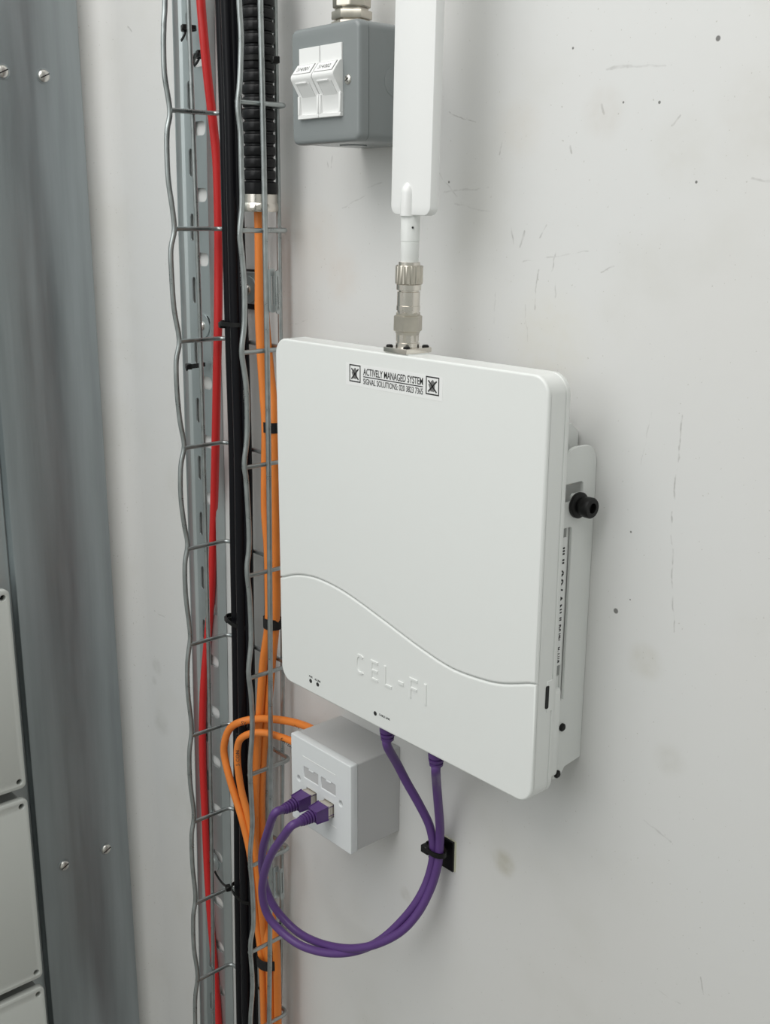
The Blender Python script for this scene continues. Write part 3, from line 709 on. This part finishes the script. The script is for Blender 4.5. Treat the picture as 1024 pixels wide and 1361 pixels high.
# sticker
st = [onY(a, b, FY2) for a, b in ((461.5, 481.5), (590, 501.5), (588.5, 530), (460, 508.5))]
xa, xb, z1_, z0_ = .0945, .2010, .3500, .3330
lb = box('sticker', M_paper, T, xa, xb, FY2-.00012, FY2+.0001, z0_+ .0002, z1_+.0002, label='clear-edged white sticker with black lettering')
SYf = FY2-.00014
q = [onY(a, b, SYf) for a, b in ((464.7, 483.5), (479.5, 486), (479, 509), (464.7, 506.5), (566.5, 499.5), (584.3, 502), (583.8, 527), (566.2, 523.5), (483.2, 499.5), (562, 513))]
for (i0, i1) in ((0, 1), (4, 5)):
    x0, x1 = q[i0].x, q[i1].x; zt = (q[i0].z+q[i1].z)/2-ZO; zbq = (q[i0+2].z+q[i0+3].z)/2-ZO
    holed('icon_frame', M_print, lb, [(x0, zbq), (x1, zbq), (x1, zt), (x0, zt)], [[(x0+.0009, zbq+.0009), (x1-.0009, zbq+.0009), (x1-.0009, zt-.0009), (x0+.0009, zt-.0009)]], SYf-.0001, SYf, smooth=False)
    cx_, cz_ = (x0+x1)/2, (zt+zbq)/2; w2, h2 = (x1-x0)/2, (zt-zbq)/2
    hand = [(-.28, -.62), (.28, -.62), (.34, -.15), (.30, .45), (.16, .50), (.12, .62), (-.02, .66), (-.08, .56), (-.24, .50), (-.30, .05), (-.48, .22), (-.60, .12), (-.42, -.25)]
    loft('hand_icon', M_greyprint, lb, [(cx_+a*w2, cz_+b*h2) for a, b in hand], [(0, SYf), (0, SYf-.00008)], smooth=False)
    for sgn in (1, -1):
        a_ = Vector((-.62*sgn, .55)); c_ = Vector((.62*sgn, -.68)); d_ = (c_-a_).normalized(); n_ = Vector((-d_.y, d_.x))*.085
        pg = [(cx_+v.x*w2, cz_+v.y*h2) for v in (a_+n_, a_-n_, c_-n_, c_+n_)]
        loft('cross_bar', M_print, lb, pg, [(0, SYf-.00005), (0, SYf-.00016)], smooth=False)
xt0, xt1 = onY(483.2, 492, SYf).x, onY(562.5, 508, SYf).x
box('rule_line', M_print, lb, xt0, xt1, SYf-.0001, SYf, .3409, .3416)
text('sticker_text', M_print, lb, 'ACTIVELY MANAGED SYSTEM', .0075, P(xt0, SYf, .3425), width=xt1-xt0, offset=.00007)
text('sticker_text', M_print, lb, 'SIGNAL SOLUTIONS: 020 3823 7365', .0062, P(xt0, SYf, .3357), width=xt1-xt0, offset=.00003)

# ------------------------------------------------------------------ antenna on the unit
T = thing('antenna', 'tall flat white blade antenna screwed into the top of the white unit', 'antenna', P(fx_, fy_, tp+.008))
ax = Vector((.024, -.002, 1)).normalized(); ab = fb+Vector((0, 0, .0085))
ab0 = Vector(ab)
lathe('hex_nut', M_nickel_dull, T, [(.0086, -.004), (.0086, .0015), (.0092, .0016), (.0092, .0029), (.0100, .0030), (.0106, .0036), (.0106, .0140), (.0100, .0145), (.0090, .0146), (.0090, .0165), (.0084, .0170)], ab0, ax, 60, poly=6, twist=.52)
lathe('adaptor', M_nickel, T, [(.0080, .0160), (.0080, .0180), (.0087, .0182), (.0087, .0215), (.0083, .0217), (.0083, .0315), (.0072, .0318), (.0072, .0330)], ab0, ax, 40)
lathe('lock_ring', M_nickel, T, [(.0084, .0326), (.0090, .0328), (.0090, .0366), (.0086, .0368)], ab0, ax, 40)
bmk = bmesh.new()
kb = ab0; nk = 72
prev = None; first = None; u = Vector((0, 1, 0)); u = (u-ax*u.dot(ax)).normalized(); w = ax.cross(u)
for (r, d) in ((.0090, .0368), (.0100, .0374), (.0100, .0496), (.0092, .0502)):
    vs = []
    for k in range(nk):
        rr = r-(.0006 if (k//2) % 2 and r > .0095 else 0); t = 2*math.pi*k/nk
        vs.append(bmk.verts.new(kb+ax*d+(u*math.cos(t)+w*math.sin(t))*rr))
    if prev:
        for k in range(nk): bmk.faces.new((prev[k], prev[(k+1) % nk], vs[(k+1) % nk], vs[k]))
    else: first = vs
    prev = vs
bmk.faces.new(first); bmk.faces.new(list(reversed(prev)))
link('knurled_ring', from_bm(bmk), M_nickel_dull, T)
lathe('neck_ring', M_nickel, T, [(.0078, .050), (.0078, .0524), (.0066, .0526)], ab0, ax, 36)
lathe('stem', M_plastic, T, [(.0064, .0520), (.0066, .0525), (.0067, .0665), (.0062, .0668)], ab0, ax, 36)
lathe('stem', M_plastic, T, [(.0062, .0666), (.0068, .0672), (.0070, .0850), (.0060, .0900)], ab0, ax, 36)
lathe('pivot_pin', M_dark, T, [(.0008, 0), (.0008, .0004), (.00005, .0004)], ab0+ax*.0765+Vector((.0062, -.0034, 0)), (.73, -.68, 0), 10)
bz0 = .0850
hw = .0205; Lb = .30
ol = rrect(-hw, hw, bz0, bz0+Lb, .0065, 6)
byd = -.0048; bth = .0088
def bl3(a, b, d): return ab0+ax*b+Vector((1, 0, -.024)).normalized()*(a+.0042)+Vector((0, d, 0))
ax_l = ol
loft('blade', M_abs, T, ax_l, [(.0016, byd+bth), (.0004, byd+bth-.0006), (0, byd+bth-.002), (0, byd+.0010), (.0004, byd+.0003), (.0012, byd)], bl3)
tb = tube_bm([bl3(-.0035, bz0-.0005, byd+.0015), bl3(-.0035, bz0+.004, byd+.0015), bl3(-.0035, bz0+.0150, byd+.0015), bl3(-.0035, bz0+.0175, byd+.0018), bl3(-.0035, bz0+.0192, byd+.0028), bl3(-.0035, bz0+.020, byd+.0045)], .0050, 20, rfun=lambda i: [.0056, .0056, .0055, .0052, .0042, .0020][i])
link('blade_socket', from_bm(tb), M_abs, T)

# ------------------------------------------------------------------ mounting bracket behind the unit
T = thing('mounting_bracket', 'white metal wall bracket with round black knob behind the right edge of the white unit', 'bracket', P(.28, 0, .06))
bx = .2853
yo = -.0335
pg = [(-.0002, .0690), (-.0002, .292)]
pg += [(-.0002-.0125+.0125*math.cos(math.radians(a)), .2945+.0135*math.sin(math.radians(a))) for a in range(0, 91, 15)]
pg += [(-.022, .3082)]+[(-.0225-.011*math.sin(math.radians(a)), .2985+.0097*math.cos(math.radians(a))) for a in range(0, 91, 18)]
pg += [(yo, .2830), (-.0155, .2830), (-.0140, .2815), (-.0140, .2752), (-.0235, .2752), (-.0250, .2738), (-.0250, .270), (-.0335, .270), (yo, .2520), (-.0250, .2520), (-.0236, .2508), (-.0236, .1225), (-.0310, .1215), (-.0310, .0610), (-.0262, .0600), (-.0215, .0625), (-.0180, .0668)]
loft('side_plate', M_plastic, T, pg, [(.0004, bx-.0025), (0, bx-.0022), (0, bx-.0004), (.0004, bx)], YZ)
holed('wall_plate', M_plastic, T, rrect(.05, bx-.0023, .075, .295, .004), [rrect(.08, .25, .11, .26, .01)], -.0022, -.0002, XZ)
loft('pivot_tab', M_plastic, T, [(-.002, .296), (-.002, .314), (-.010, .3205), (-.022, .3235), (-.030, .3265), (-.0335, .325), (-.036, .296)], [(.0003, .2655), (0, .2660), (0, .2690), (.0003, .2695)], YZ)
box('lit_inner_strip', M_plastic, T, .270, .2826, -.0262, -.0238, .1230, .2515)  # light strip added to stand for the lit inside of the wall plate
box('unit_rail', M_plastic, T, .262, .2805, -.0455, -.034, .245, .330, .001, 1)
box('lower_rail', M_plastic, T, .262, .2825, -.0455, -.026, .088, .142, .001, 1)
kc = P(bx, -.0195, .2670)
kn = lathe('knob', M_black, T, [(.0088, 0), (.0092, .0008), (.0092, .0026), (.0080, .0036), (.0058, .0042), (.0058, .0060), (.0070, .0068), (.0073, .0085), (.0073, .0125), (.0066, .0135), (.0036, .0137), (.0034, .0105), (.00005, .0105)], kc, (1, 0, 0), 36, label='round black hand knob')
lathe('bolt_shank', M_nickel, T, [(.0020, 0), (.0020, .006), (.00005, .006)], P(bx-.010, -.0165, .2795), (0, 0, 1), 14)
for (yy, zz_) in ((-.0238, .1006), (-.0268, .0640)):
    lathe('screw', M_black, T, [(.0030, 0), (.0030, .0012), (.0018, .0022), (.00005, .0022)], P(bx, yy, zz_), (1, 0, 0), 18)

# ------------------------------------------------------------------ data outlet
T = thing('data_outlet', 'white surface-mounted data outlet box with two purple plugs in its face', 'data outlet', P(.043, 0, -.086))
s_ = .086; fy0 = -.0583
ports = [rrect(.0228, .0372, -.0585, -.0462, .0003, 1), rrect(.0484, .0622, -.0600, -.0466, .0003, 1)]
wins = [rrect(.0190, .0400, -.0372, -.0265, .0005, 1), rrect(.0445, .0650, -.0374, -.0265, .0005, 1)]
scr = [(.0112, -.0418), (.0722, -.0415)]
holed('faceplate', M_outlet, T, rrect(0, s_, -s_, 0, .0012, 3), ports+wins+[circ(a, b, .0027, 20) for a, b in scr], -.0500, fy0, XZ, bevel=.0008, smooth=False)
loft('outlet_back_box', M_outlet_shaded, T, rrect(.0006, s_-.0006, -s_+.0006, -.0006, .0015, 3), [(0, -.0498), (0, -.0003)], XZ)
box('module_line', M_abs, T, .0180, .0413, fy0-.0002, fy0+.0005, -.0172, -.0163)
box('module_line', M_abs, T, .0423, .0648, fy0-.0002, fy0+.0005, -.0172, -.0163)
box('module_line', M_abs, T, .0423, .0665, fy0-.0002, fy0+.0005, -.0689, -.0681)
for i, (xa_, xb2, ztp) in enumerate(((.0190, .0400, -.0265), (.0445, .0650, -.0265))):
    xm = (xa_+xb2)/2
    box('label_window', M_outlet_shaded, T, xa_+.0002, xb2-.0002, -.0576, -.0568, ztp-.0107, ztp-.0002)
    box('window_lip', M_outlet, T, xm-.0035, xm+.0035, -.0583, -.0568, ztp-.0017, ztp+.0001, .0003, 1)
for (a0, a1) in ((.0230, .0370), (.0486, .0620)):
    box('socket', M_dark, T, a0, a1, -.0560, -.0499, -.0598, -.0464)
for a, b in scr:
    lathe('screw_recess', M_outlet_shaded, T, [(.0025, 0), (.0025, .0004), (.0008, .0006), (.00005, .0006)], P(a, -.0555, b), (0, -1, 0), 20)

# ------------------------------------------------------------------ purple patch cables
g = 'purple patch cables from the outlet to the white unit'
def patch(label, px_, z_, x_, path, portpx):
    T = thing('patch_cable', label, 'patch cable', P(x_, fy0, z_), g)
    d = Vector((-.02, -1, -.06)).normalized(); o_ = P(x_, fy0, z_)
    bm_ = bmesh.new()
    def blk(name, mt, w, h, t0, t1, w2=None, h2=None, r=.0006):
        w2 = w2 or w; h2 = h2 or h; t = bmesh.new(); bmesh.ops.create_cube(t, size=1)
        for v in t.verts:
            far = v.co.y > 0; ww, hh2 = (w2, h2) if far else (w, h)
            v.co = o_+d*(t1 if far else t0)+Vector((v.co.x*ww, 0, v.co.z*hh2))
        bmesh.ops.bevel(t, geom=t.edges[:], offset=r, segments=2, affect='EDGES')
        return link(name, from_bm(t), mt, T)
    blk('plug_nose', M_plug, .0112, .0080, -.006, .0056)
    blk('plug_shield', M_shield, .0118, .0104, -.004, .0022, r=.0004)
    blk('plug_shield', M_shield, .0124, .0112, .0034, .0068, r=.0004)
    blk('plug_latch', M_plug, .0062, .0024, .0020, .0120).location += Vector((0, 0, -.0070))
    blk('plug_body', M_plug, .0138, .0124, .0064, .0175, .0118, .0110)
    base = o_+d*.0168
    prof_ = [(.0050, 0), (.0056, .0002)]
    for i in range(5): prof_ += [(.0062-i*.0003, .0004+i*.0027), (.0062-i*.0003, .0019+i*.0027), (.0042, .0020+i*.0027), (.0042, .0030+i*.0027)]
    prof_ += [(.0044, .0150), (.0034, .0155)]
    lathe('strain_relief', M_plug, T, prof_, base, d, 22)
    e_ = base+d*.014
    pts = [e_, e_+d*.010]+[onY(a, b, c) for a, b, c in path]
    top = onY(*portpx, -.0600); top2 = Vector((top.x, -.060, dz0+ZO-.0005))
    # boot at the unit
    bprof = [(.0066, -.002), (.0064, .0050), (.0050, .0052), (.0050, .0064), (.0062, .0066), (.0060, .0086), (.0049, .0088), (.0049, .0100), (.0056, .0102), (.0054, .0122), (.0046, .0124), (.0044, .0132), (.0034, .0136)]
    lathe('strain_relief', M_plug, T, bprof, top2, (.02, 0, -1), 22)
    pts += [top2+Vector((0, 0, -.018)), top2+Vector((0, 0, -.008))]
    link('jacket', from_bm(tube_bm(smooth_path(pts, 7), .0038, 14)), M_purple, T)
patch('purple patch cable whose plug sits in the right-hand socket of the outlet', 0, -.0528, .0553,
      [(378, 1110, -.100), (361, 1135, -.098), (351, 1163, -.095), (349, 1190, -.091), (356, 1216, -.086), (373, 1237, -.080), (398, 1255.5, -.073), (426, 1265, -.066), (454, 1267, -.058), (482, 1261.5, -.050), (508, 1248, -.042), (535, 1223, -.032), (556, 1196, -.024), (570, 1166, -.0165), (576.5, 1133, -.0145), (572, 1100, -.0170), (558, 1070, -.024), (541, 1040, -.033), (528, 1015, -.042)], (515, 975))
patch('purple patch cable whose plug sits in the left-hand socket of the outlet', 0, -.0522, .0300,
      [(356, 1106, -.093), (349.5, 1130, -.088), (349, 1155, -.080), (354, 1182, -.074), (364, 1204, -.070), (378, 1222, -.066), (395, 1238, -.0625), (415, 1249.5, -.060), (440, 1257.5, -.058), (470, 1260.5, -.055), (500, 1255, -.048), (532, 1239, -.038), (556, 1213, -.027), (573, 1180, -.018), (582, 1150, -.0145), (584.5, 1125, -.014), (585, 1098, -.017), (582.5, 1065, -.028), (580.5, 1040, -.038)], (580, 1005))
T = thing('cable_tie_mount', 'square black adhesive base on the wall holding the purple cables with a tie', 'cable tie mount', P(.142, 0, -.078))
box('foam_pad', M_foam, T, .1276, .1586, -.0014, -.0001, -.0916, -.0624)
box('mount_base', M_black, T, .1270, .1580, -.0032, -.0014, -.0916, -.0624, .0004, 1)
cc = onY(579.5, 1128, -.0120)
box('mount_bridge', M_black, T, .1365, .1475, -.0065, -.0030, -.0810, -.0730, .0008, 1)
ring_band('tie_band', M_black, onY(580, 1129, -.0128), .0098, .0068, .0045, .0011, None, None, None, (-.12, 0), T)
hd = onY(567.5, 1128, -.0165)
b_ = box_bm(-.0045, .0045, -.0036, .0036, -.0036-ZO, .0036-ZO, .0008, 1)
for v in b_.verts: v.co += hd
link('tie_head', from_bm(b_), M_black, T)
